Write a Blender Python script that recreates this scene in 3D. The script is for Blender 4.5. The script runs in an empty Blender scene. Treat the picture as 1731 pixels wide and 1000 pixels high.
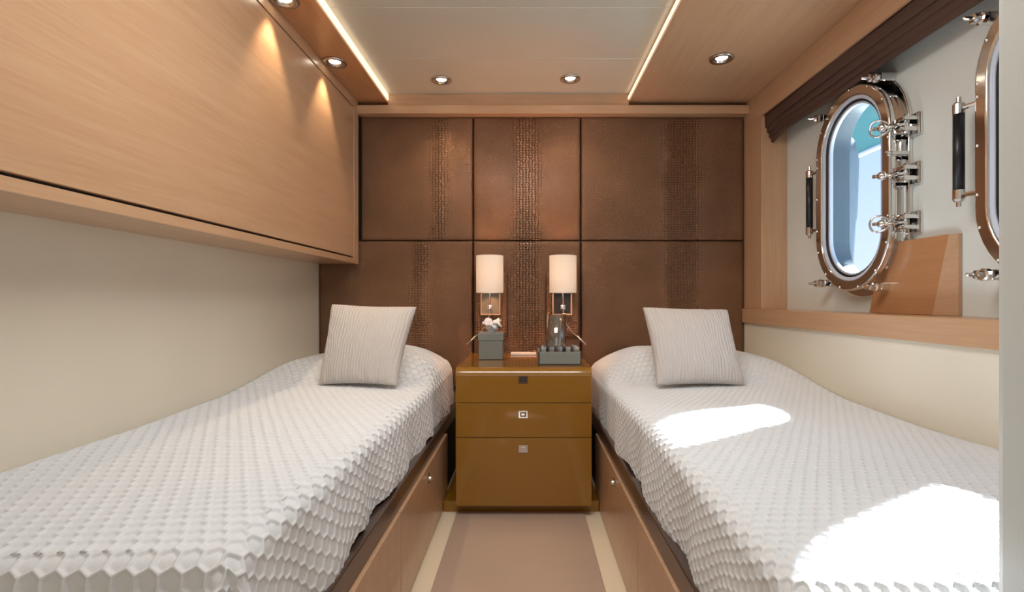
import bpy, bmesh, math, random
import numpy as np
from mathutils import Vector, Matrix, noise as mnoise
random.seed(7)
C = bpy.context.scene.collection
S = bpy.context.scene
E = 0.888                      # eye height above the cabin floor
PI = math.pi

# ------------------------------------------------------------------ camera
cam = bpy.data.cameras.new('camera'); co = bpy.data.objects.new('camera', cam); C.objects.link(co)
co.location = (0, 0, E); co.rotation_euler = (PI/2, 0, 0)
cam.sensor_width = 36; cam.lens = 36*850/1731
cam.shift_x = -25.5/1731; cam.shift_y = 5/1731
cam.clip_start = 0.02; cam.clip_end = 500
S.camera = co
S.view_settings.view_transform = 'Standard'; S.view_settings.look = 'None'
S.view_settings.gamma = 1; S.view_settings.use_curve_mapping = False
S.view_settings.exposure = 0.0

# ------------------------------------------------------------------ world, sun, large lights
w = bpy.data.worlds.new('sky'); S.world = w; w.use_nodes = True
nt = w.node_tree; N = nt.nodes; L = nt.links; N.clear()
out = N.new('ShaderNodeOutputWorld'); bg = N.new('ShaderNodeBackground')
tc = N.new('ShaderNodeTexCoord'); sep = N.new('ShaderNodeSeparateXYZ'); rmp = N.new('ShaderNodeValToRGB')
L.new(tc.outputs['Generated'], sep.inputs[0]); L.new(sep.outputs['Z'], rmp.inputs[0])
e = rmp.color_ramp.elements
e[0].position = 0.0; e[0].color = (.80, .86, 1.0, 1)
e[1].position = 0.7; e[1].color = (.16, .34, .72, 1)
m_ = rmp.color_ramp.elements.new(.25); m_.color = (.55, .70, .97, 1)
L.new(rmp.outputs[0], bg.inputs[0]); bg.inputs[1].default_value = 1.45
L.new(bg.outputs[0], out.inputs[0])

def light(name, kind, loc, power, color, **k):
    l = bpy.data.lights.new(name, kind); l.energy = power; l.color = color
    for a, b in k.items():
        if a not in ('aim',): setattr(l, a, b)
    o = bpy.data.objects.new(name, l); C.objects.link(o); o.location = loc
    if 'aim' in k:
        o.rotation_euler = Vector(k['aim']).to_track_quat('-Z', 'Y').to_euler()
    return o
SUN = light('sun', 'SUN', (6, 4, 6), 34.0, (1.0, .97, .93), angle=math.radians(1.2), aim=(-.68, -.43, -.76))
# added fill lamps out of view: one behind the camera, one under the ceiling
light('rear_fill', 'AREA', (-.05, -1.05, 1.25), 6, (1.0, .97, .95), shape='RECTANGLE', size=1.5, size_y=1.4, aim=(0, 1, -.05))
light('overhead_fill', 'AREA', (-.05, 1.12, 1.93), 25, (1.0, .965, .92), shape='RECTANGLE', size=.9, size_y=.8, aim=(0, .25, -1))

# ------------------------------------------------------------------ materials
def newmat(name):
    m = bpy.data.materials.new(name); m.use_nodes = True
    return m, m.node_tree.nodes, m.node_tree.links, m.node_tree.nodes['Principled BSDF']
def plain(name, col, rough=.5, metal=0, coat=0, bump=0, bscale=200, spec=.5, var=0.0, vscale=3, coatr=.05):
    m, n, l, b = newmat(name)
    b.inputs['Base Color'].default_value = (*col, 1); b.inputs['Roughness'].default_value = rough
    b.inputs['Metallic'].default_value = metal; b.inputs['Coat Weight'].default_value = coat
    b.inputs['Coat Roughness'].default_value = coatr
    b.inputs['Specular IOR Level'].default_value = spec
    t = n.new('ShaderNodeTexCoord')
    if bump:
        x = n.new('ShaderNodeTexNoise'); x.inputs['Scale'].default_value = bscale; x.inputs['Detail'].default_value = 3
        l.new(t.outputs['Object'], x.inputs['Vector'])
        bp = n.new('ShaderNodeBump'); bp.inputs['Strength'].default_value = bump; bp.inputs['Distance'].default_value = .002
        l.new(x.outputs['Fac'], bp.inputs['Height']); l.new(bp.outputs[0], b.inputs['Normal'])
    x = n.new('ShaderNodeTexNoise'); x.inputs['Scale'].default_value = vscale; x.inputs['Detail'].default_value = 2
    l.new(t.outputs['Object'], x.inputs['Vector'])
    r = n.new('ShaderNodeValToRGB'); v = var if var else .02
    r.color_ramp.elements[0].position = .3; r.color_ramp.elements[1].position = .7
    r.color_ramp.elements[0].color = (*[c*(1-v) for c in col], 1); r.color_ramp.elements[1].color = (*[min(1, c*(1+v)) for c in col], 1)
    l.new(x.outputs['Fac'], r.inputs[0]); l.new(r.outputs[0], b.inputs['Base Color'])
    return m
def wood(name, c1, c2, axis='y', rough=.32, coat=.25, s=1.0):
    m, n, l, b = newmat(name)
    t = n.new('ShaderNodeTexCoord'); mp = n.new('ShaderNodeMapping')
    a, c = .9*s, 16*s
    mp.inputs['Scale'].default_value = {'x': (a, c, c), 'y': (c, a, c), 'z': (c, c, a)}[axis]
    l.new(t.outputs['Object'], mp.inputs['Vector'])
    x = n.new('ShaderNodeTexNoise'); x.inputs['Scale'].default_value = 1.6; x.inputs['Detail'].default_value = 6; x.inputs['Roughness'].default_value = .62
    x.inputs['Distortion'].default_value = .25
    l.new(mp.outputs[0], x.inputs['Vector'])
    mp2 = n.new('ShaderNodeMapping'); k = 7
    mp2.inputs['Scale'].default_value = {'x': (a*k*.8, c*k, c*k), 'y': (c*k, a*k*.8, c*k), 'z': (c*k, c*k, a*k*.8)}[axis]
    l.new(t.outputs['Object'], mp2.inputs['Vector'])
    y = n.new('ShaderNodeTexNoise'); y.inputs['Scale'].default_value = 1.5; y.inputs['Detail'].default_value = 2
    l.new(mp2.outputs[0], y.inputs['Vector'])
    mx = n.new('ShaderNodeMath'); mx.operation = 'MULTIPLY_ADD'; mx.inputs[1].default_value = .35
    l.new(y.outputs['Fac'], mx.inputs[0]); 
    ml = n.new('ShaderNodeMath'); ml.operation = 'MULTIPLY'; ml.inputs[1].default_value = .75
    l.new(x.outputs['Fac'], ml.inputs[0]); l.new(ml.outputs[0], mx.inputs[2])
    r = n.new('ShaderNodeValToRGB'); r.color_ramp.elements[0].position = .36; r.color_ramp.elements[1].position = .72
    r.color_ramp.elements[0].color = (*c1, 1); r.color_ramp.elements[1].color = (*c2, 1)
    l.new(mx.outputs[0], r.inputs[0]); l.new(r.outputs[0], b.inputs['Base Color'])
    b.inputs['Roughness'].default_value = rough; b.inputs['Coat Weight'].default_value = coat; b.inputs['Coat Roughness'].default_value = .12
    bp = n.new('ShaderNodeBump'); bp.inputs['Strength'].default_value = .05; bp.inputs['Distance'].default_value = .001
    l.new(y.outputs['Fac'], bp.inputs['Height']); l.new(bp.outputs[0], b.inputs['Normal'])
    return m
def croc(name, col, cx=0.0, band=.1):
    m, n, l, b = newmat(name)
    t = n.new('ShaderNodeTexCoord')
    mp = n.new('ShaderNodeMapping'); mp.inputs['Scale'].default_value = (62, 1, 78); mp.inputs['Location'].default_value = (-cx*62, 0, 0)
    l.new(t.outputs['Object'], mp.inputs['Vector'])
    v = n.new('ShaderNodeTexVoronoi'); v.feature = 'DISTANCE_TO_EDGE'; v.inputs['Scale'].default_value = 1; v.inputs['Randomness'].default_value = .32
    l.new(mp.outputs[0], v.inputs['Vector'])
    mr = n.new('ShaderNodeMapRange'); mr.inputs[1].default_value = 0; mr.inputs[2].default_value = .22
    l.new(v.outputs['Distance'], mr.inputs[0])
    mpf = n.new('ShaderNodeMapping'); mpf.inputs['Scale'].default_value = (150, 1, 230)
    l.new(t.outputs['Object'], mpf.inputs['Vector'])
    v2 = n.new('ShaderNodeTexVoronoi'); v2.feature = 'DISTANCE_TO_EDGE'; v2.inputs['Scale'].default_value = 1; v2.inputs['Randomness'].default_value = .8
    l.new(mpf.outputs[0], v2.inputs['Vector'])
    mr2 = n.new('ShaderNodeMapRange'); mr2.inputs[1].default_value = 0; mr2.inputs[2].default_value = .2; mr2.inputs[4].default_value = .28
    l.new(v2.outputs['Distance'], mr2.inputs[0])
    # band of large scales near the hide's spine
    sp = n.new('ShaderNodeSeparateXYZ'); l.new(t.outputs['Object'], sp.inputs[0])
    nz = n.new('ShaderNodeTexNoise'); nz.inputs['Scale'].default_value = 5; l.new(t.outputs['Object'], nz.inputs['Vector'])
    a = n.new('ShaderNodeMath'); a.operation = 'SUBTRACT'; a.inputs[1].default_value = cx; l.new(sp.outputs['X'], a.inputs[0])
    ab = n.new('ShaderNodeMath'); ab.operation = 'ABSOLUTE'; l.new(a.outputs[0], ab.inputs[0])
    ad = n.new('ShaderNodeMath'); ad.operation = 'MULTIPLY_ADD'; ad.inputs[1].default_value = .12; l.new(nz.outputs['Fac'], ad.inputs[0]); l.new(ab.outputs[0], ad.inputs[2])
    mk = n.new('ShaderNodeMapRange'); mk.inputs[1].default_value = band+.03; mk.inputs[2].default_value = band+.10; mk.inputs[3].default_value = 1; mk.inputs[4].default_value = 0
    l.new(ad.outputs[0], mk.inputs[0])
    mix = n.new('ShaderNodeMix'); mix.data_type = 'FLOAT'
    l.new(mk.outputs[0], mix.inputs[0]); l.new(mr2.outputs[0], mix.inputs[2]); l.new(mr.outputs[0], mix.inputs[3])
    bp = n.new('ShaderNodeBump'); bp.inputs['Strength'].default_value = .8; bp.inputs['Distance'].default_value = .005
    l.new(mix.outputs[0], bp.inputs['Height']); l.new(bp.outputs[0], b.inputs['Normal'])
    r = n.new('ShaderNodeValToRGB'); r.color_ramp.elements[0].position = .3; r.color_ramp.elements[1].position = .75
    r.color_ramp.elements[0].color = (*[c*.75 for c in col], 1); r.color_ramp.elements[1].color = (*[c*1.2 for c in col], 1)
    n2 = n.new('ShaderNodeTexNoise'); n2.inputs['Scale'].default_value = 2.2; l.new(t.outputs['Object'], n2.inputs['Vector'])
    l.new(n2.outputs['Fac'], r.inputs[0]); l.new(r.outputs[0], b.inputs['Base Color'])
    b.inputs['Metallic'].default_value = .85; b.inputs['Roughness'].default_value = .42
    b.inputs['Coat Weight'].default_value = .15; b.inputs['Coat Roughness'].default_value = .25
    return m
def emit(name, col, s):
    m, n, l, b = newmat(name)
    b.inputs['Base Color'].default_value = (*col, 1); b.inputs['Emission Color'].default_value = (*col, 1); b.inputs['Emission Strength'].default_value = s
    return m
def glass(name, tint=(1, 1, 1), rough=0.0, ior=.04, power=4):
    # thin clear pane: see-through with a Fresnel reflection
    m, n, l, b = newmat(name); o = n['Material Output']
    tr = n.new('ShaderNodeBsdfTransparent'); tr.inputs[0].default_value = (*tint, 1)
    gl = n.new('ShaderNodeBsdfGlossy'); gl.inputs['Roughness'].default_value = rough
    lw = n.new('ShaderNodeLayerWeight'); lw.inputs['Blend'].default_value = .5
    pw = n.new('ShaderNodeMath'); pw.operation = 'POWER'; pw.inputs[1].default_value = power; l.new(lw.outputs['Facing'], pw.inputs[0])
    fr = n.new('ShaderNodeMapRange'); fr.inputs[3].default_value = ior; fr.inputs[4].default_value = .85; l.new(pw.outputs[0], fr.inputs[0])
    mx = n.new('ShaderNodeMixShader'); l.new(fr.outputs[0], mx.inputs[0]); l.new(tr.outputs[0], mx.inputs[1]); l.new(gl.outputs[0], mx.inputs[2])
    l.new(mx.outputs[0], o.inputs['Surface']); n.remove(b)
    return m
M = {}
M['wood_y'] = wood('oak_along', (.51, .300, .170), (.59, .375, .225), 'y')
M['wood_x'] = wood('oak_across', (.51, .300, .170), (.59, .375, .225), 'x')
M['wood_z'] = wood('oak_upright', (.51, .300, .170), (.59, .375, .225), 'z')
M['wood_dark_y'] = wood('oak_deep', (.44, .21, .09), (.52, .26, .12), 'y')
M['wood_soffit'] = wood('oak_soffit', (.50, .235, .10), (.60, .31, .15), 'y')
M['panel_wood'] = wood('oak_panel', (.48, .29, .17), (.58, .37, .23), 'x')
M['cream'] = plain('cream_wall', (.80, .745, .62), .5, bump=.05, bscale=400)
M['hull'] = plain('pale_hull_lining', (.74, .78, .76), .3, coat=.3)
M['ceil'] = plain('ceiling_cream', (.62, .59, .50), .28, coat=.35, coatr=.12)
M['floor'] = plain('floor_cream', (.88, .77, .58), .3, coat=.3)
M['mat'] = plain('beige_floor_mat', (.50, .375, .295), .33, coat=.35, coatr=.2, var=.04)
M['white'] = plain('white_jamb', (.60, .64, .63), .35)
M['espresso'] = plain('espresso_rail', (.065, .040, .032), .28, coat=.4, coatr=.15, var=.1)
M['dark'] = plain('dark_recess', (.02, .014, .011), .6)
M['ochre'] = plain('ochre_lacquer', (.28, .125, .007), .4, coat=1, coatr=.07, spec=.2, var=.05, vscale=2)
M['chrome'] = plain('polished_chrome', (.80, .80, .80), .09, metal=1)
M['nickel'] = plain('satin_nickel', (.62, .60, .57), .25, metal=1)
M['copper'] = plain('copper_trim', (.75, .40, .22), .25, metal=1)
M['slate'] = plain('slate_reveal', (.10, .145, .17), .35)
M['black'] = plain('black_rubber', (.012, .013, .016), .35)
M['cloth'] = plain('white_coverlet', (.765, .79, .82), .9, bump=.4, bscale=900, spec=.2)
M['cushion'] = plain('pale_pleated_cotton', (.62, .585, .56), .85, bump=.35, bscale=700, spec=.2)
M['sheet'] = plain('mattress_ticking', (.7, .69, .66), .9)
M['blind'] = plain('brown_blind', (.085, .045, .034), .6, bump=.1, bscale=500, var=.12)
M['grey_leather'] = plain('grey_leather', (.215, .228, .205), .45, bump=.25, bscale=350)
M['tissue'] = plain('tissue', (.85, .85, .87), .9)
M['paper'] = plain('paper', (.8, .78, .74), .7)
M['glass'] = glass('porthole_glass', (.90, .95, 1.0))
M['crystal'] = glass('crystal', (.975, .985, .99), 0.10, .20, 1.2)
M['water'] = glass('water', (.96, .97, .98), 0.0, .03, 3)
M['gasket'] = plain('pale_gasket', (.60, .66, .78), .3, coat=.5)
M['lens'] = emit('lamp_lens', (1, .86, .66), 7)
M['led'] = emit('led_strip', (1, .80, .56), 1.25)
M['bulb'] = emit('bulb', (1, .7, .42), 6)
M['teal'] = plain('teal_canvas', (.16, .44, .40), .8)
M['fender'] = plain('navy_fender', (.13, .18, .22), .6)
CR = {k: croc('croc_'+k, (.26, .143, .083), cx, bd) for k, cx, bd in (('left', .12, .04), ('mid', .0, .07), ('right', .10, .09))}
# lamp shade: thin fabric lit from within
m, n, l, b = newmat('shade_fabric')
b.inputs['Base Color'].default_value = (.85, .78, .70, 1); b.inputs['Roughness'].default_value = .9
b.inputs['Emission Color'].default_value = (1, .64, .42, 1); b.inputs['Emission Strength'].default_value = .22
trn = n.new('ShaderNodeBsdfTranslucent'); trn.inputs[0].default_value = (.95, .88, .78, 1)
mxs = n.new('ShaderNodeMixShader'); mxs.inputs[0].default_value = .2
l.new(b.outputs[0], mxs.inputs[1]); l.new(trn.outputs[0], mxs.inputs[2]); l.new(mxs.outputs[0], n['Material Output'].inputs['Surface'])
M['shade'] = m

# ------------------------------------------------------------------ mesh helpers (vertices in world coordinates)
def tag(o, label=None, cat=None, group=None, kind=None):
    for k, v in (('label', label), ('category', cat), ('group', group), ('kind', kind)):
        if v: o[k] = v
    return o
def wloc(o):
    v = Vector(o.location)
    while o.parent: o = o.parent; v = v + Vector(o.location)
    return v
def link(name, bm, mat, parent=None, smooth=False, loc=None):
    me = bpy.data.meshes.new(name)
    if isinstance(bm, bmesh.types.BMesh):
        bmesh.ops.recalc_face_normals(bm, faces=bm.faces[:]); bm.to_mesh(me); bm.free()
    else:
        me = bm; me.name = name
    vs = np.zeros(len(me.vertices)*3); me.vertices.foreach_get('co', vs); vs = vs.reshape(-1, 3)
    if loc is None:
        mn, mx = vs.min(0), vs.max(0); loc = ((mn[0]+mx[0])/2, (mn[1]+mx[1])/2, mn[2])
    vs -= np.array(loc); me.vertices.foreach_set('co', vs.ravel()); me.update()
    if smooth: me.polygons.foreach_set('use_smooth', [True]*len(me.polygons))
    if mat:
        for q in (mat if isinstance(mat, list) else [mat]): me.materials.append(q)
    o = bpy.data.objects.new(name, me); C.objects.link(o)
    if parent is not None:
        o.location = Vector(loc)-wloc(parent); o.parent = parent
    else: o.location = loc
    return o
def empty(name, loc, label=None, cat=None, group=None, kind=None):
    o = bpy.data.objects.new(name, None); C.objects.link(o); o.location = loc; o.empty_display_size = .05
    return tag(o, label, cat, group, kind)
def B(): return bmesh.new()
def box(bm, x0, x1, y0, y1, z0, z1, bev=0, seg=2):
    t = B(); bmesh.ops.create_cube(t, size=1)
    for v in t.verts: v.co = Vector(((x0+x1)/2+v.co.x*(x1-x0), (y0+y1)/2+v.co.y*(y1-y0), (z0+z1)/2+v.co.z*(z1-z0)))
    if bev: bmesh.ops.bevel(t, geom=t.edges[:], offset=bev, segments=seg, affect='EDGES', profile=.5)
    me = bpy.data.meshes.new('t'); t.to_mesh(me); t.free(); bm.from_mesh(me); bpy.data.meshes.remove(me); return bm
def bx(*a, **k): return box(B(), *a, **k)
def tube(bm, pts, r, seg=10, closed=False, cap=True):
    pts = [Vector(p) for p in pts]; n = len(pts); rings = []
    rr = r if isinstance(r, (list, tuple)) else [r]*n
    prev = None
    for i, p in enumerate(pts):
        a = pts[(i-1) % n] if (closed or i > 0) else p; c = pts[(i+1) % n] if (closed or i < n-1) else p
        d = (c-a).normalized()
        if prev is None:
            up = Vector((0, 0, 1)) if abs(d.z) < .9 else Vector((1, 0, 0)); s = d.cross(up).normalized()
        else:
            s = (prev-d*prev.dot(d)).normalized()
        prev = s; u = d.cross(s)
        rings.append([bm.verts.new(p+(s*math.cos(2*PI*k/seg)+u*math.sin(2*PI*k/seg))*rr[i]) for k in range(seg)])
    for i in range(n if closed else n-1):
        A, Bq = rings[i], rings[(i+1) % n]
        for k in range(seg): bm.faces.new((A[k], A[(k+1) % seg], Bq[(k+1) % seg], Bq[k]))
    if cap and not closed: bm.faces.new(rings[0]); bm.faces.new(rings[-1][::-1])
    return bm
def lathe(bm, prof, o, axis=(0, 0, 1), seg=24):
    """prof: list of (radius, height along axis)"""
    o = Vector(o); ax = Vector(axis).normalized(); q = Vector((0, 0, 1)).rotation_difference(ax)
    rings = []
    for r, h in prof:
        if r < 1e-6: rings.append([bm.verts.new(o+q@Vector((0, 0, h)))])
        else: rings.append([bm.verts.new(o+q@Vector((r*math.cos(2*PI*k/seg), r*math.sin(2*PI*k/seg), h))) for k in range(seg)])
    for A, D in zip(rings, rings[1:]):
        for k in range(seg):
            a, b_, c, d = A[k % len(A)], A[(k+1) % len(A)], D[(k+1) % len(D)], D[k % len(D)]
            vs = []
            for v in (a, b_, c, d):
                if v not in vs: vs.append(v)
            if len(vs) > 2: bm.faces.new(vs)
    return bm
def stadium(w_, h_, n=20):
    """stadium with its long axis upright: list of (u, v)"""
    r = w_/2; s = h_/2-r; p = []
    for i in range(n+1): a = PI*i/n; p.append((r*math.cos(a), s+r*math.sin(a)))
    for i in range(n+1): a = PI+PI*i/n; p.append((r*math.cos(a), -s+r*math.sin(a)))
    return p
def plate(outer, holes, x0, x1, yc=0, zc=0, bev=0, plane='x'):
    """slab with holes; outline (u, v) -> (y, z), thickness from x0 to x1"""
    cu = bpy.data.curves.new('c', 'CURVE'); cu.dimensions = '2D'; cu.fill_mode = 'BOTH'
    th = abs(x1-x0); cu.extrude = th/2-bev; cu.bevel_depth = bev; cu.bevel_resolution = 2; cu.offset = -bev
    for lp in [outer]+holes:
        sp = cu.splines.new('POLY'); sp.points.add(len(lp)-1); sp.use_cyclic_u = True
        for i, (a, c) in enumerate(lp): sp.points[i].co = (a, c, 0, 1)
    o = bpy.data.objects.new('c', cu); C.objects.link(o)
    dg = bpy.context.evaluated_depsgraph_get(); me = bpy.data.meshes.new_from_object(o.evaluated_get(dg))
    bpy.data.objects.remove(o); bpy.data.curves.remove(cu)
    me.materials.clear()
    for v in me.vertices:
        a, c, d = v.co
        if plane == 'x': v.co = ((x0+x1)/2+d, yc+a, zc+c)
        else: v.co = (yc+a, (x0+x1)/2+d, zc+c)
    t = B(); t.from_mesh(me); bpy.data.meshes.remove(me)
    bmesh.ops.remove_doubles(t, verts=t.verts[:], dist=1e-5)
    return t

# ================================================================== SETTING
XL, XR, YB = -1.09, 1.137, 2.66
ZC = E+1.06; ZS = E+1.014
def struct(name, bm, mat, parent=None, smooth=False):
    o = link(name, bm, mat, parent, smooth)
    if parent is None: o['kind'] = 'structure'
    return o
struct('floor', bx(-1.2, 1.4, -1.3, 2.75, -.06, 0), M['floor'])
struct('wall_back', bx(-1.2, 1.4, YB, YB+.08, 0, 2.1), M['wood_x'])
struct('wall_left', bx(XL-.08, XL, -1.3, YB, 0, 2.1), M['cream'])
struct('wall_right', bx(XR, XR+.10, .55, YB, 0, E-.123), M['cream'])
struct('wall_front', bx(.509, 1.4, .30, .55, 0, 2.1, bev=.012, seg=3), M['white'])
struct('wall_lobby', bx(-1.2, 1.4, -1.38, -1.3, 0, 2.1), M['cream'])
struct('wall_lobby_right', bx(1.137, 1.2, -1.3, .30, 0, 2.1), M['cream'])
# hull lining with the two porthole openings
PY = (1.866, 1.13); PZ = E+.406
st = stadium(.33, .69)
struct('wall_hull', plate([(.45-1.5, -.3-.0), (2.70-1.5, -.3), (2.70-1.5, 1.25), (.45-1.5, 1.25)],
       [[(PY[0]-1.5+a, .406+c) for a, c in st], [(PY[1]-1.5+a, .406+c) for a, c in st]], 1.262, 1.288, 1.5, E), M['hull'])
# ceiling: painted panels with fine joints, set in a raised tray
cl = empty('ceiling', (-.1, 1.2, ZC), kind='structure')
ys = [-1.3, .62, 1.04, 1.44, 1.83, 2.22, 2.625]
for a, c in zip(ys, ys[1:]):
    link('ceiling_panel', bx(-.735, .565, a+.0008, c-.0008, ZC, ZC+.02, bev=.0015, seg=1), M['ceil'], cl)
link('ceiling_backing', bx(-1.2, 1.4, -1.38, 2.75, ZC+.021, ZC+.06), M['dark'], cl)
# soffits
struct('trim_1', bx(-.872, -.722, -1.3, 2.62, ZS, ZC+.02, bev=.002), M['wood_soffit'])
struct('trim_2', bx(.527, 1.25, -1.3, 2.62, ZS, ZC+.02, bev=.002), M['wood_y'])
# lit strips on the inner faces of the soffits
for nm, x0, x1, za, zb in (('trim_3', -.722, -.716, ZS+.012, ZC-.004), ('trim_4', .521, .527, ZS+.016, ZS+.030)):
    t = struct(nm, bx(x0, x1, .2, 2.60, za, zb, bev=.001), M['led'])
struct('trim_5', bx(-.722, .527, 2.605, YB, E+.992, ZC+.02, bev=.002), M['wood_x'])
struct('trim_6', bx(-.872, XR, 2.575, YB, E+.950, E+.993, bev=.002), M['wood_x'])
# window recess: sill, header, jambs
struct('trim_7', bx(1.122, 1.262, .55, YB, E-.123, E-.050, bev=.003), M['wood_y'])          # sill
struct('trim_8', bx(XR, XR+.012, .55, YB, E+.89, ZS, bev=.002), M['wood_y'])             # header board
struct('trim_9', bx(XR, 1.262, 2.44, YB, E-.05, E+.89, bev=.002), M['wood_z'])      # far jamb
struct('trim_10', bx(XR, 1.262, .55, .66, E-.05, E+.89, bev=.002), M['wood_z'])
# low panel on the hull lining between the portholes, shaped after a reflection, its shading put in as slanting edge and paler side
tp = empty('trim_11', (1.25, 1.6, E-.05), kind='structure')
b_ = B(); P = [(1.816, -.049), (1.745, .190), (1.474, .190), (1.535, -.049)]
f = [b_.verts.new((1.236, y, E+z)) for y, z in P]; g = [b_.verts.new((1.261, y, E+z)) for y, z in P]
b_.faces.new(f); b_.faces.new(g[::-1])
for i in range(4): b_.faces.new((f[i], f[(i+1) % 4], g[(i+1) % 4], g[i]))
link('panel', b_, M['wood_dark_y'], tp)
b_ = B(); f = [b_.verts.new(p) for p in ((1.236, 1.5345, E-.049), (1.236, 1.4735, E+.19), (1.250, 1.4575, E+.19), (1.250, 1.4575, E-.049))]
g = [b_.verts.new((1.261, v.co.y, v.co.z)) for v in f]
b_.faces.new(f); b_.faces.new(g[::-1])
for i in range(4): b_.faces.new((f[i], f[(i+1) % 4], g[(i+1) % 4], g[i]))
link('reflection_side', b_, M['wood_y'], tp)

# floor mat
tag(link('floor_mat', bx(-.292, .238, -.9, 2.085, 0, .006, bev=.002), M['mat']), 'beige satin floor mat running down the aisle between the two beds', 'mat')

# ================================================================== PORTHOLES
def ring(outer, inner, x0, x1, yc, mat, name, parent, bev=.004, smooth=False):
    return link(name, plate(outer, [inner], x0, x1, yc, PZ, bev), mat, parent, smooth)
def porthole(n, yc):
    t = empty('window_%d' % n, (1.262, yc, PZ-.4), kind='structure')
    # hull flange, neck and hinged frame
    ring(stadium(.445, .80), stadium(.33, .69), 1.248, 1.262, yc, M['chrome'], 'flange', t)
    ring(stadium(.375, .72), stadium(.335, .685), 1.215, 1.25, yc, M['chrome'], 'neck', t, .002)
    ring(stadium(.425, .752), stadium(.345, .674), 1.192, 1.216, yc, M['chrome'], 'hinged_frame', t, .007)
    ring(stadium(.349, .678), stadium(.322, .652), 1.199, 1.211, yc, M['gasket'], 'gasket', t, .002)
    ring(stadium(.326, .656), stadium(.306, .636), 1.204, 1.216, yc, M['black'], 'seal', t, .002)
    ring(stadium(.310, .640), stadium(.290, .620), 1.210, 1.225, yc, M['gasket'], 'inner_bead', t, .003)
    # reveal lining the hull opening
    ring(stadium(.331, .691), stadium(.306, .664), 1.226, 1.296, yc, M['slate'], 'reveal', t, .001)
    link('pane', plate(stadium(.322, .652), [], 1.2135, 1.2145, yc, PZ), M['glass'], t)
    # studs round the flange
    pts = stadium(.405, .735, 12)
    for i in range(0, len(pts), 2):
        a, c = pts[i]
        link('stud', lathe(B(), [(0, .004), (.0035, .003), (.005, 0)], (1.1925, yc+a, PZ+c), (-1, 0, 0), 8), M['chrome'], t, True)
    for z in (-.13, .0, .13):
        for sg in (1, -1):
            link('stud', lathe(B(), [(0, .004), (.0035, .003), (.005, 0)], (1.1925, yc+sg*.2025, PZ+z), (-1, 0, 0), 8), M['chrome'], t, True)
    # three lugs on the near side
    ny = yc-.2125
    for k, z in enumerate((.158, .0, -.158)):
        lg = B()
        box(lg, 1.205, 1.262, ny-.045, ny+.0, PZ+z-.024, PZ+z-.010, bev=.003)
        box(lg, 1.205, 1.262, ny-.045, ny+.0, PZ+z+.010, PZ+z+.024, bev=.003)
        box(lg, 1.250, 1.262, ny-.052, ny+.006, PZ+z-.036, PZ+z+.036, bev=.004)
        o = link('lug', lg, M['chrome'], t)
        pn = B(); tube(pn, [(1.222, ny-.030, PZ+z-.03), (1.222, ny-.030, PZ+z+.03)], .006, 10)
        link('hinge_pin', pn, M['chrome'], o, True)
        sw = B(); tube(sw, [(1.222, ny-.03, PZ+z), (1.185, ny-.005, PZ+z), (1.150, ny+.022, PZ+z)], [.007, .007, .006], 10)
        lathe(sw, [(.0, .0), (.013, .0), (.015, .006), (.013, .016), (.009, .022), (0, .024)], (1.178, ny-.002, PZ+z), (-.8, .6, 0), 12)
        link('swing_bolt', sw, M['chrome'], o, True)
        if k != 1:
            ey = B(); pts = []
            for i in range(20):
                a = 2*PI*i/20
                al = .030*math.cos(a); pts.append((1.168-.8*al*.9, ny+.012+.6*al*.9, PZ+z+.026*math.sin(a)*(1-.25*math.cos(a+PI))))
            tube(ey, pts, .0038, 8, closed=True); link('eye_loop', ey, M['chrome'], o, True)
    # small latch between lugs
    lt = B(); box(lt, 1.19, 1.25, ny-.012, ny+.004, PZ+.065, PZ+.078, bev=.003); lathe(lt, [(0, 0), (.009, 0), (.009, .012), (0, .014)], (1.19, ny-.002, PZ+.0715), (-1, 0, 0), 10)
    link('latch', lt, M['chrome'], t)
    # corner dogs (bolts with wing nuts)
    for a, c in ((.185, .315), (-.130, .335), (.175, -.325), (-.135, -.345)):
        d = B(); s = Vector((0, a, c)).normalized(); y, z = yc+a+s.y*.02, PZ+c+s.z*.02
        box(d, 1.205, 1.262, y-.014, y+.014, z-.014, z+.014, bev=.004)
        lathe(d, [(0, .058), (.005, .055), (.006, .034), (.012, .032), (.014, .024), (.012, .016), (.017, .013), (.017, .002), (.010, 0)], (1.205, y, z), (-1, 0, 0), 12)
        link('dog_bolt', d, M['chrome'], t)
    # black grab handle on the far side
    hy = yc+.262
    h = empty('grab_handle', (1.2-1.262, hy-yc, .27)); h.parent = t
    link('grip', tube(B(), [(1.195, hy, PZ-.105), (1.195, hy, PZ+.105)], .0135, 16), M['black'], h, True)
    for sg in (1, -1):
        hb = B(); lathe(hb, [(0, 0), (.0145, 0), (.0145, .026), (.011, .032), (.006, .034), (.006, .046), (0, .047)], (1.195, hy, PZ+sg*.105), (0, 0, sg), 16)
        tube(hb, [(1.195, hy, PZ+sg*.120), (1.215, yc+.20, PZ+sg*.120)], .007, 8)
        link('bracket', hb, M['chrome'], h)
    return t
porthole(1, PY[0]); porthole(2, PY[1])

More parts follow.
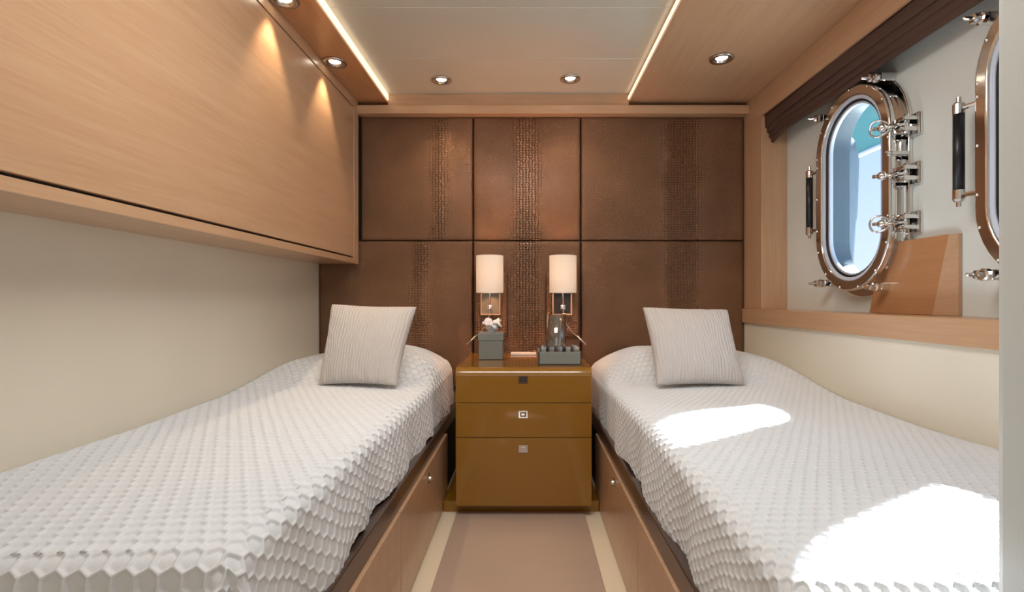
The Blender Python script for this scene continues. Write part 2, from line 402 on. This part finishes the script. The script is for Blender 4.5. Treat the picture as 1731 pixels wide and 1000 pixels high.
# things outside the portholes
aw = empty('teal_awning', (3.05, 2.8, E+1.28))
tag(aw, 'teal canvas awning edge seen outside through the far porthole', 'awning')
link('canvas', bx(3.0, 3.02, 1.2, 7.0, E+1.31, E+1.86, bev=.004), M['teal'], aw)
link('hem_batten', bx(2.985, 3.03, 1.2, 7.0, E+1.285, E+1.315, bev=.008), M['hull'], aw)
for y in (1.25, 6.95): link('post', bx(3.0, 3.04, y-.02, y+.02, E-1.2, E+1.31, bev=.004), M['hull'], aw)
tag(link('pontoon', bx(1.9, 9.0, -3, 12, E-1.32, E-1.2, bev=.01), M['hull']), None, None, None, 'structure')
fd = B(); q = [(0, 0), (.19, 0), (.20, .30), (.20, 1.9), (.19, 2.23), (.16, 2.36), (.10, 2.44), (.04, 2.47), (0, 2.48)]
lathe(fd, q, (2.25, 3.97, E-1.2), (.0, -.10, 1), 28)
tag(link('dock_bollard', fd, M['fender'], None, True), 'dark blue-grey round-topped post standing outside behind the far porthole', 'post')

# ================================================================== ROMAN BLIND
bl = empty('roman_blind', (1.16, 1.5, E+.76), 'dark brown folded roman blind drawn up above the portholes', 'blind')
def fold(xf, zb, zt, wob, k):
    b_ = B(); ny = 46; prof = []
    r = .0075
    for i in range(9):
        a = PI*i/8; prof.append((xf-r*math.cos(a), zb+r-r*math.sin(a)))
    prof = [(xf-r*.4, zt)]+[(xf-r*1.15, (zt+zb)/2)]+prof+[(xf+r*.9, (zt+zb)/2), (xf+r*.4, zt)]
    rows = []
    for j in range(ny+1):
        y = .665+(2.432-.665)*j/ny
        dz = wob*math.sin(y*5+k*2)+wob*.5*math.sin(y*13+k)
        sag = -.022*max(0, (y-2.25)/.18)**2
        rows.append([b_.verts.new((x+.003*math.sin(y*9+k), y, z+(dz+sag)*(zt-z)/(zt-zb))) for x, z in prof])
    for A, D in zip(rows, rows[1:]):
        for i in range(len(prof)-1): b_.faces.new((A[i], A[i+1], D[i+1], D[i]))
        b_.faces.new((A[-1], A[0], D[0], D[-1]))
    b_.faces.new(rows[0]); b_.faces.new(rows[-1][::-1])
    return link('fold', b_, M['blind'], bl, True)
for k, (x, z) in enumerate(((1.1585, .846), (1.170, .820), (1.180, .797), (1.188, .778))): fold(x, E+z, E+.925-.004*k, .0012, k)
link('head_rail', bx(1.151, 1.20, .665, 2.432, E+.915, E+.945, bev=.003), M['espresso'], bl)

# ================================================================== HEADBOARD
hb = empty('headboard', (0, 2.64, E-.45), 'bronze-brown crocodile-embossed padded leather headboard wall behind both beds', 'headboard')
def puffed(x0, x1, z0, z1, yb, th, edge=.011, nx=28, nz=28, amp=.004):
    b_ = B(); V = []
    def prm(n):   # denser towards the edges
        return [.5-.5*math.cos(PI*i/n) for i in range(n+1)]
    for j in prm(nz):
        row = []
        for i in prm(nx):
            x = x0+(x1-x0)*i; z = z0+(z1-z0)*j
            d = min(x-x0, x1-x, z-z0, z1-z); q = min(1, d/edge)
            h = th*(.55+.45*math.sqrt(max(0, 1-(1-q)**2))) + amp*math.sin(PI*i)*math.sin(PI*j) + .0012*mnoise.noise(Vector((x*5, z*5, 1)))*q
            row.append(b_.verts.new((x, yb-h, z)))
        V.append(row)
    for A, D in zip(V, V[1:]):
        for i in range(len(A)-1): b_.faces.new((A[i], A[i+1], D[i+1], D[i]))
    bd = V[0]+[r[-1] for r in V[1:-1]]+V[-1][::-1]+[r[0] for r in V[1:-1]][::-1]
    b_.faces.new(bd[::-1])
    return b_
g = .0009
for (x0, x1, z0, z1, k) in ((-.8725, -.282, .305, .951, 'left'), (-.282, .2805, .305, .951, 'mid'), (.2805, XR-.002, .305, .951, 'right'),
                            (-1.088, -.282, -.47, .305, 'left'), (-.282, .2805, -.47, .305, 'mid'), (.2805, XR-.002, -.47, .305, 'right')):
    link('padded_panel', puffed(x0+g, x1-g, E+z0+g*.3, E+z1-g*.3, 2.652, .027), CR[k], hb, True)
link('backing_board', bx(-1.088, XR-.002, 2.652, 2.6595, E-.47, E+.951), M['dark'], hb)

# ================================================================== OVERHEAD CABINET
oc = empty('overhead_cabinet', (-.98, 1.2, E+.18), 'long light oak overhead locker above the left-hand bed', 'cabinet')
ob = B()
box(ob, XL+.002, -.888, .12, 2.60, E+.182, ZS+.04)
box(ob, -.889, -.872, .12, 2.60, E+.180, E+.206, bev=.0015)
box(ob, -.889, -.872, .12, 2.60, E+.968, ZS+.04, bev=.0015)
box(ob, -.889, -.872, 2.535, 2.60, E+.206, E+.968, bev=.0015)
link('carcass', ob, M['wood_y'], oc)
dr = link('door', bx(-.887, -.8725, .12, 2.531, E+.2135, E+.962, bev=.002), M['wood_y'], oc)
link('shadow_gap', bx(-.8885, -.8875, .12, 2.536, E+.205, E+.969), M['dark'], oc)

# ================================================================== BEDS
def bed(side):
    s = -1 if side == 'left' else 1
    X = (lambda v: v)
    if side == 'left':
        wall, door_x, rail_x = XL+.004, -.352, -.362; lab = 'built-in single bed on the left under the oak locker, oak drawer front and dark rail'
        seam, lock, lz, name = 1.405, 1.79, -.638, 'l'
    else:
        wall, door_x, rail_x = XR-.004, .302, .310; lab = 'built-in single bed on the right under the portholes, oak drawer front and dark rail'
        seam, lock, lz, name = 1.37, 1.734, -.632, 'r'
    def sb(a, c, *r, **k): return bx(min(a, c), max(a, c), *r, **k)
    t = empty('bed', ((wall+door_x)/2, 1.6, 0), lab, 'bed')
    link('base', sb(wall, door_x+s*.024, .72, 2.64, 0, .345), M['dark'], t)
    link('side_rail', sb(rail_x, rail_x+s*.12, .56, 2.60, .294, .350, bev=.004), M['espresso'], t)
    for y0, y1 in ((seam+.0015, 2.225), (.56, seam-.0015)):
        d = link('drawer_front', sb(door_x, door_x+s*.020, y0, y1, .006, .293, bev=.0015), M['panel_wood'], t)
        if y0 > 1:
            lk = B(); box(lk, min(door_x-s*.0025, door_x), max(door_x-s*.0025, door_x), lock-.014, lock+.014, E+lz-.017, E+lz+.017, bev=.001)
            o = link('lock_plate', lk, M['nickel'], d)
            kn = B(); lathe(kn, [(0, .009), (.006, .008), (.007, .002), (.009, 0)], (door_x-s*.0025, lock, E+lz), (-s, 0, 0), 12)
            box(kn, min(door_x-s*.003, door_x-s*.016), max(door_x-s*.003, door_x-s*.016), lock-.0015, lock+.0015, E+lz-.006, E+lz+.006)
            link('latch_knob', kn, M['nickel'], d)
    me = 'mattress'
    link(me, sb(wall, (-.425 if s < 0 else .365), .73, 2.61, .35, .500, bev=.03, seg=3), M['sheet'], t)
    return t
bed('left'); bed('right')

# coverlets: real honeycomb relief
def hexh(u, v, a, b):
    """ridge height 0..1 on a honeycomb lattice, u across, v along"""
    d = []
    for off in (0, .5):
        for du in (0, 1):
            for dv in (0, 1):
                iu = np.floor(u/a-off)+du+off; iv = np.floor(v/(2*b)-off)+dv+off
                d.append(np.hypot((u-iu*a)/a*1.0, (v-iv*2*b)/(2*b)*1.72))
    d = np.sort(np.stack(d), 0); e = d[1]-d[0]
    return np.clip((.0036*2/a-e)/(.0036*2/a-.0012*2/a), 0, 1), e
def coverlet(side):
    s = -1 if side == 'left' else 1
    wall, edge = (XL+.003, -.400) if s < 0 else (XR-.003, .337)
    yb, yf = 2.611, (.672 if s < 0 else .623); top = E-.352
    W = abs(wall-edge); Lg = yb-yf; drop = .185; st_ = .0020
    nu = int((W+drop)/st_); nv = int((Lg+drop)/st_)
    U, V = np.meshgrid(np.linspace(0, W+drop, nu+1), np.linspace(0, Lg+drop, nv+1), indexing='ij')
    def surf(U, V):
        du = np.maximum(0, U-W+.02); dv = np.maximum(0, V-Lg+.02)
        hemvar = 1+.07*np.sin(V*9+s)+.05*np.sin(V*23+1.3)+.03*np.sin(V*41)
        hemvar = np.where(dv > 0, 1+.05*np.sin(U*17), hemvar)
        r = np.maximum(du, dv); ang = np.arctan2(dv, du+1e-9)
        R = .030
        ph = np.minimum(r/R, PI/2)
        hor = R*np.sin(ph); ver = R*(1-np.cos(ph))+np.maximum(0, r-R*PI/2)*hemvar
        # skirt folds
        k = np.clip((r-.03)/.14, 0, 1)
        per = V*1.0+np.where(dv > 0, 0, 0)
        rip = k*(.007*np.sin(per*14+s*2)+.004*np.sin(per*31+.7))
        rip = np.where((du > 0) & (dv > 0), k*(.016*np.sin(ang*6.5)+.010), np.where(dv > 0, k*.006*np.sin(U*19), rip))
        hor = hor+rip+k*(.012 if s < 0 else .004)
        x = np.minimum(U, W-.02)+np.cos(ang)*hor*(r > 0); y = np.minimum(V, Lg-.02)+np.sin(ang)*hor*(r > 0)
        z = top-ver
        # pillow under the head end
        yy = 2.611-V; sy = 1.70+.36*np.clip(U/.38, 0, 1)**.7; t_ = np.clip((yy-sy)/(2.27-sy), 0, 1); t_ = t_*t_*(3-2*t_)
        bk = np.clip((2.66-yy)/.22, 0, 1)**.5
        ie = np.clip((W+.01-U)/.22, 0, 1); ie = np.sin(ie*PI/2)**.8
        we = .50+.50*np.clip(U/.30, 0, 1)
        z = z+.128*t_*(.55+.45*bk)*ie*we
        z = z+.007*np.sin(V*3.1+s)*np.sin(U*5+1)+.003*np.sin(V*9+U*7)*(r <= 0)
        z = z-.012*np.clip((.05-U)/.05, 0, 1)**2
        # hem may not cut the rail
        return x, y, z
    x, y, z = surf(U, V)
    Pm = np.stack((x, y, z), -1)
    gu = np.gradient(Pm, axis=0); gv = np.gradient(Pm, axis=1)
    nn = np.cross(gu, gv); nn /= np.linalg.norm(nn, axis=-1, keepdims=True)+1e-12
    # make normals outward
    sign = np.where(nn[nu//3, nv//2, 2] < 0, -1, 1); nn *= sign
    h, ed = hexh(U+.002*np.sin(V*7), V+.002*np.sin(U*9), *((.031, .0265) if s < 0 else (.0245, .0205)))
    Pm = Pm+nn*(h*(.0050 if s < 0 else .0041)*(1-.55*np.clip((U-W)/.04, 0, 1)))[..., None]
    X = wall-s*Pm[..., 0]; Y = yb-Pm[..., 1]; Z = Pm[..., 2]
    keep = ~((Z < .352) & False)
    co_ = np.stack((X, Y, Z), -1).reshape(-1, 3)
    idx = np.arange((nu+1)*(nv+1)).reshape(nu+1, nv+1)
    a, b2, c, d = idx[:-1, :-1], idx[1:, :-1], idx[1:, 1:], idx[:-1, 1:]
    F = np.stack((a, b2, c, d), -1).reshape(-1, 4)
    if s > 0: pass
    else: F = F[:, ::-1]
    me = bpy.data.meshes.new('coverlet'); me.vertices.add(len(co_)); me.vertices.foreach_set('co', co_.ravel())
    me.loops.add(F.size); me.loops.foreach_set('vertex_index', F.ravel().astype(np.int32))
    me.polygons.add(len(F)); me.polygons.foreach_set('loop_start', np.arange(0, F.size, 4, dtype=np.int32)); me.polygons.foreach_set('loop_total', np.full(len(F), 4, dtype=np.int32))
    me.update(calc_edges=True); me.validate()
    o = link('coverlet', me, M['cloth'], None, True)
    return tag(o, {'left': 'white honeycomb-textured coverlet spread over the bed on the left', 'right': 'white honeycomb-textured coverlet with sun patches over the bed under the portholes'}[side], 'coverlet')
coverlet('left'); coverlet('right')

# ================================================================== CUSHIONS
def cushion(BL, BR, TL, TR, label, th=.066, ph=0):
    BL, BR, TL, TR = map(Vector, (BL, BR, TL, TR)); n = 150; b_ = B()
    nrm = (BR-BL).cross(TL-BL).normalized()
    if nrm.y > 0: nrm = -nrm
    sides = {}
    for sg in (1, -1):
        G = []
        for j in range(n+1):
            row = []
            for i in range(n+1):
                a = i/n; c = j/n
                u = 2*a-1; v = 2*c-1
                pin = .045
                uu = u*(1-pin*(1-v*v)**1.5*1.0); vv = v*(1-pin*(1-u*u)**1.5)
                p = BL.lerp(BR, (uu+1)/2).lerp(TL.lerp(TR, (uu+1)/2), (vv+1)/2)
                f = max(0, (1-u*u)*(1-v*v))**.42
                if sg < 0: f *= .75
                # pleats run up the cushion, with small creases
                wob = .6*mnoise.noise(Vector((u*3, v*2.2, ph)))
                pl = .0016*math.sin(u*88+wob*7+.8*mnoise.noise(Vector((u*9, v*9, ph+3))))+.003*mnoise.noise(Vector((u*5, v*3, ph+9)))
                pl += .0012*mnoise.noise(Vector((u*40, v*8, ph)))
                cr = .006*math.exp(-((v-.0+.9)/.35)**2)*mnoise.noise(Vector((u*7, v*2, ph+5)))
                p = p+nrm*sg*(th*f+(pl+cr)*min(1, f*2.5))
                row.append(b_.verts.new(p))
            G.append(row)
        for j in range(n):
            for i in range(n): b_.faces.new((G[j][i], G[j][i+1], G[j+1][i+1], G[j+1][i]))
        sides[sg] = G
    bmesh.ops.remove_doubles(b_, verts=b_.verts[:], dist=1e-5)
    o = link('throw_cushion', b_, M['cushion'], None, True)
    return tag(o, label, 'cushion', 'throw cushions standing at the bed heads')
zb = E-.338
cushion((-.822, 1.985, zb), (-.510, 1.965, zb), (-.815, 2.10, E-.022), (-.468, 2.13, E-.034), 'pale pleated square cushion propped at the head of the bed on the left', ph=1)
cushion((.508, 1.965, zb), (.858, 1.985, zb), (.490, 2.13, E-.036), (.8445, 2.12, E-.046), 'pale pleated square cushion propped at the head of the bed under the portholes', ph=4)

# ================================================================== NIGHTSTAND
ns = empty('nightstand', (-.014, 2.3, 0), 'glossy ochre lacquered three-drawer nightstand between the beds', 'nightstand')
x0, x1, yf, zt, zbm = -.290, .263, 2.04, E-.280, .045
# body with rounded top front edge
b_ = B(); pr = [(2.615, zbm), (yf+.018, zbm), (yf+.018, zt-.045)]
pr = [(2.610, zbm), (yf+.020, zbm), (yf+.020, E-.318)]
body = []
R = .032
arc = [(yf+R-R*math.cos(a), zt-R+R*math.sin(a)) for a in [PI/2*i/8 for i in range(9)]]
prof = [(2.610, zbm), (yf+.020, zbm), (yf+.020, zt-R-.004), (yf+.0005, zt-R-.003)]+arc+[(2.610, zt)]
A = [b_.verts.new((x0, y, z)) for y, z in prof]; D = [b_.verts.new((x1, y, z)) for y, z in prof]
b_.faces.new(A); b_.faces.new(D[::-1])
for i in range(len(prof)): b_.faces.new((A[i], A[(i+1) % len(prof)], D[(i+1) % len(prof)], D[i]))
link('body', b_, M['ochre'], ns)
link('plinth', bx(-.350, .300, 2.10, 2.63, 0, .044, bev=.002), M['ochre'], ns)
def square_pull(zc, parent, mats):
    b_ = B(); w_, h_ = .0185, .0150; xc = -.016
    f = plate([(-w_, -h_), (w_, -h_), (w_, h_), (-w_, h_)], [[(-w_*.62, -h_*.58), (w_*.62, -h_*.58), (w_*.62, h_*.58), (-w_*.62, h_*.58)]], yf-.003, yf+.001, xc, zc, .0006, plane='y')
    o = link('pull', f, mats[0], parent)
    link('pull_recess', bx(xc-w_*.62, xc+w_*.62, yf-.0006, yf+.001, zc-h_*.58, zc+h_*.58), mats[1], o)
    link('pull_tab', bx(xc-w_*.42, xc+w_*.42, yf-.003, yf-.0007, zc-h_*.28, zc+h_*.36, bev=.0006), mats[0], o)
zz = [zt-R-.0034, E-.422, E-.5625, zbm+.002]
for i in range(3):
    d = link('drawer', bx(x0+.001, x1-.001, yf, yf+.0195, zz[i+1]+.0014, zz[i]-(.0012 if i else 0), bev=.0012 if i else .0003), M['ochre'], ns)
    square_pull(E-(.3265, .468, .607)[i], d, [(M['espresso'], M['nickel']), (M['chrome'], M['black']), (M['nickel'], M['nickel'])][i] if i else (M['espresso'], M['black']))

# ================================================================== LAMPS
def lamp(xc, s, lab):
    """s = -1: the reading arm hangs to the left"""
    t = empty('wall_lamp', (xc, 2.61, E-.196), lab, 'lamp', 'wall lamps above the nightstand')
    zt_, zb_ = E+.2147, E+.029; yc = 2.50; r = .0675
    xa, xb = (-.272, -.100) if s < 0 else (.096, .270)
    link('back_panel', puffed(xa, xb, E-.196, E+.138, 2.619, .024, .014, 14, 18, .003), CR['mid'], t, True)
    xp0, xp1 = (-.240, -.136) if s < 0 else (.128, .232)
    f = plate([(xp0, -.084), (xp1, -.084), (xp1, .060), (xp0, .060)], [[(xp0+.009, -.075), (xp1-.009, -.075), (xp1-.009, .051), (xp0+.009, .051)]], 2.578, 2.594, 0, E, .002, plane='y')
    link('plate_border', f, M['copper'], t)
    link('plate', bx(xp0+.009, xp1-.009, 2.583, 2.594, E-.075, E+.051), M['grey_leather'] if s < 0 else M['black'], t)
    sh = B(); lathe(sh, [(r, zb_-E), (r, zt_-E), (r-.0015, zt_-E), (r-.0015, zb_-E), (r, zb_-E)], (xc, yc, E), seg=48)
    so = link('shade', sh, M['shade'], t, True)
    rg = B(); tube(rg, [(xc+r*math.cos(2*PI*i/32), yc+r*math.sin(2*PI*i/32), zb_) for i in range(32)], .0018, 6, closed=True)
    for k in range(3):
        a = 2*PI*k/3; tube(rg, [(xc, yc, zb_), (xc+r*math.cos(a), yc+r*math.sin(a), zb_)], .0012, 6)
    link('shade_ring', rg, M['nickel'], so, True)
    link('bulb', lathe(B(), [(0, -.035), (.010, -.032), (.013, -.015), (.018, .01), (.017, .028), (.009, .04), (0, .044)], (xc, yc, E+.12), seg=16), M['bulb'], t, True)
    sm = B(); tube(sm, [(xc, yc, E+.09), (xc, yc, E-.035)], .0048, 12)
    lathe(sm, [(0, 0), (.009, 0), (.011, .008), (.009, .018), (0, .02)], (xc, yc, E-.055), seg=16)
    tube(sm, [(xc, yc, E-.040), (xc, yc+.05, E-.040), (xc, 2.582, E-.040)], .005, 10)
    box(sm, xc-.012, xc+.012, yc-.006, yc+.006, E-.052, E-.030, bev=.002)
    link('stem', sm, M['chrome'], t, True)
    ra = B()
    pts = [(xc, yc-.004, E-.045), (xc+s*.002, yc-.01, E-.085), (xc+s*.016, yc-.02, E-.125), (xc+s*.045, yc-.03, E-.165), (xc+s*.075, yc-.035, E-.19)]
    sp = []
    for i in range(len(pts)-1):
        for q in range(6): sp.append(Vector(pts[i]).lerp(Vector(pts[i+1]), q/6))
    sp.append(Vector(pts[-1])); 
    for _ in range(3): sp = [sp[0]]+[(sp[i-1]+sp[i]*2+sp[i+1])/4 for i in range(1, len(sp)-1)]+[sp[-1]]
    tube(ra, sp, .0022, 8); o = link('reading_arm', ra, M['nickel'], t, True)
    hd = B(); p0 = Vector(pts[-1]); dr_ = Vector((s*.62, -.15, -.60)).normalized(); tube(hd, [p0-dr_*.012, p0+dr_*.048], .0055, 12)
    link('reading_head', hd, M['nickel'], o, True)
    lt = light('lamp_bulb_light', 'POINT', (xc, yc, E+.125), 26.0, (1, .42, .18), shadow_soft_size=.02)
    lt.parent = t; lt.location = Vector((xc, yc, E+.125))-Vector(t.location)
lamp(-.1855, -1, 'lit cylindrical wall lamp above the grey tissue box, reading arm hanging left')
lamp(.178, 1, 'lit cylindrical wall lamp above the glass tray, reading arm hanging right')

# ================================================================== DOWNLIGHTS
def downlight(x, y, z, lab, group, power, ang=58):
    t = empty('downlight', (x, y, z), lab, 'light', group)
    rb = B(); lathe(rb, [(.030, .000), (.047, -.001), (.050, -.004), (.048, -.008), (.036, -.009), (.029, -.005), (.026, .001), (.024, .003), (.024, .0005)], (x, y, z), seg=32)
    link('bezel', rb, M['nickel'], t, True)
    link('lens', lathe(B(), [(0, -.0035), (.012, -.0045), (.022, -.0015), (.0245, .0005)], (x, y, z), seg=24), M['lens'], t, True)
    l = light('downlight_beam', 'SPOT', (x, y, z-.012), power, (1, .74, .48), spot_size=math.radians(ang), spot_blend=.6, shadow_soft_size=.018)
    l.parent = t; l.location = (0, 0, -.012)
downlight(-.414, 2.43, ZC, 'round nickel downlight in the cream ceiling, above the left-hand bed head', 'downlights in the cream ceiling', 5, 100)
downlight(.2075, 2.416, ZC, 'round nickel downlight in the cream ceiling, right of the aisle', 'downlights in the cream ceiling', 5, 100)
downlight(-.822, 2.15, ZS, 'downlight in the narrow left soffit, nearest the headboard', 'downlights in the left soffit', 9, 74)
downlight(-.822, 1.70, ZS, 'downlight in the narrow left soffit cut by the top of the picture', 'downlights in the left soffit', 9, 74)
downlight(.819, 2.117, ZS, 'single downlight in the broad oak soffit over the bed by the portholes', None, 6, 80)

# ================================================================== THINGS ON THE NIGHTSTAND
# tissue box with lid and a tuft of tissue
tb = empty('tissue_box', (-.167, 2.365, zt), 'square grey leather tissue box with a lid standing under the left-hand lamp', 'box')
bx0, bx1, by0, by1 = -.222, -.112, 2.312, 2.422
link('box_body', bx(bx0, bx1, by0, by1, zt+.001, zt+.092, bev=.003), M['grey_leather'], tb)
lid = B()
for a in ((bx0-.004, bx1+.004, by0-.004, by1+.004, zt+.088, zt+.124),): box(lid, *a, bev=.003)
link('lid', lid, M['grey_leather'], tb)
ts = B(); rng = random.Random(3)
for k in range(9):
    a0 = 2*PI*k/9+rng.uniform(-.2, .2); ln = rng.uniform(.036, .058); up = rng.uniform(.018, .062)
    base = Vector((-.167, 2.367, zt+.122)); d = Vector((math.cos(a0), math.sin(a0), 0)); sd = Vector((-d.y, d.x, 0))
    prev = None
    for i in range(6):
        q = i/5; wd = .022*math.sin(PI*(.22+.76*q))+.0008
        c = base+d*ln*q+Vector((0, 0, up*math.sin(q*2.1)+.003*math.sin(q*9+k)))
        row = [ts.verts.new(c+sd*wd*t_+Vector((0, 0, .010*(1-abs(t_))*(1 if (k % 2) else -.4)+.004*rng.uniform(-1, 1)))) for t_ in (-1, -.4, .2, 1)]
        if prev:
            for j in range(3): ts.faces.new((prev[j], prev[j+1], row[j+1], row[j]))
        prev = row
for k in range(4):    # upright peaks
    a0 = rng.uniform(0, 6.28); a0 = (.4, 2.6, 1.2, .1)[k]; tip = Vector((-.167+(.050, -.028, .008, .030)[k], 2.362, zt+(.186, .168, .180, .172)[k]))
    c = Vector((-.167, 2.367, zt+.122)); vs = [ts.verts.new(c+Vector((.013*math.cos(a0+t_), .013*math.sin(a0+t_), 0))) for t_ in (0, 1.6, 3.1, 4.7)]; tv = ts.verts.new(tip)
    for j in range(4): ts.faces.new((vs[j], vs[(j+1) % 4], tv))
tso = link('tissue', ts, M['tissue'], tb, False)
so_ = tso.modifiers.new('thickness', 'SOLIDIFY'); so_.thickness = .0006

# tray with glasses
x0, x1, y0, y1 = .048, .230, 2.125, 2.275
tr = B(); box(tr, x0, x1, y0, y1, zt+.0006, zt+.006, bev=.001)
for q in ((x0, x1, y0, y0+.006), (x0, x1, y1-.006, y1), (x0, x0+.006, y0, y1), (x1-.006, x1, y0, y1)): box(tr, *q, zt+.0006, zt+.056, bev=.0015)
tag(link('tray', tr, M['grey_leather']), 'grey leather open tray under the right-hand lamp holding the glassware', 'tray')
# tall glass with water
gx, gy = .128, 2.215; z0_ = zt+.007
tg = empty('tall_glass', (gx, gy, z0_), 'tall clear glass beaker half full of water standing in the grey tray', 'glass')
link('vessel', lathe(B(), [(0, 0), (.040, 0), (.043, .004), (.045, .205), (.0425, .205), (.0405, .012), (0, .012)], (gx, gy, z0_), seg=32), M['crystal'], tg, True)
link('water', lathe(B(), [(0, .0125), (.0402, .0125), (.0413, .125), (0, .125)], (gx, gy, z0_), seg=32), M['water'], tg, True)
# small cut-crystal glasses
spots = [(.071, 2.150), (.105, 2.148), (.140, 2.147), (.175, 2.149), (.208, 2.151), (.072, 2.186), (.205, 2.190), (.072, 2.224), (.203, 2.228), (.108, 2.2585-.004), (.0, .0)][:9]
words = ['in the front row, at the left corner', 'in the front row, second from the left', 'in the middle of the front row', 'in the front row, second from the right', 'in the front row, at the right corner',
         'left of the beaker, middle row', 'right of the beaker, middle row', 'left of the beaker, back row', 'right of the beaker, back row']
first = None
for (x, y), wd in zip(spots, words):
    if first is None:
        b_ = lathe(B(), [(0, 0), (.012, 0), (.014, .004), (.0145, .012), (.0165, .022), (.0165, .034), (.0145, .044), (.0155, .054), (.0135, .054), (.0125, .044), (.0135, .030), (.011, .014), (0, .012)], (x, y, z0_), seg=8)
        for v in b_.verts: v.co.z = z0_+(v.co.z-z0_)*1.28
        first = o = link('crystal_glass', b_, M['crystal'])
    else:
        o = first.copy(); C.objects.link(o); o.location = (x, y, z0_)
    tag(o, 'small cut-crystal glass in the grey tray, '+wd, 'glass', 'small crystal glasses in the tray')
tag(link('note_pad', bx(-.082, .046, 2.50, 2.58, zt+.0008, zt+.009, bev=.001), M['paper']), 'white notepad lying at the back of the nightstand top', 'notepad')
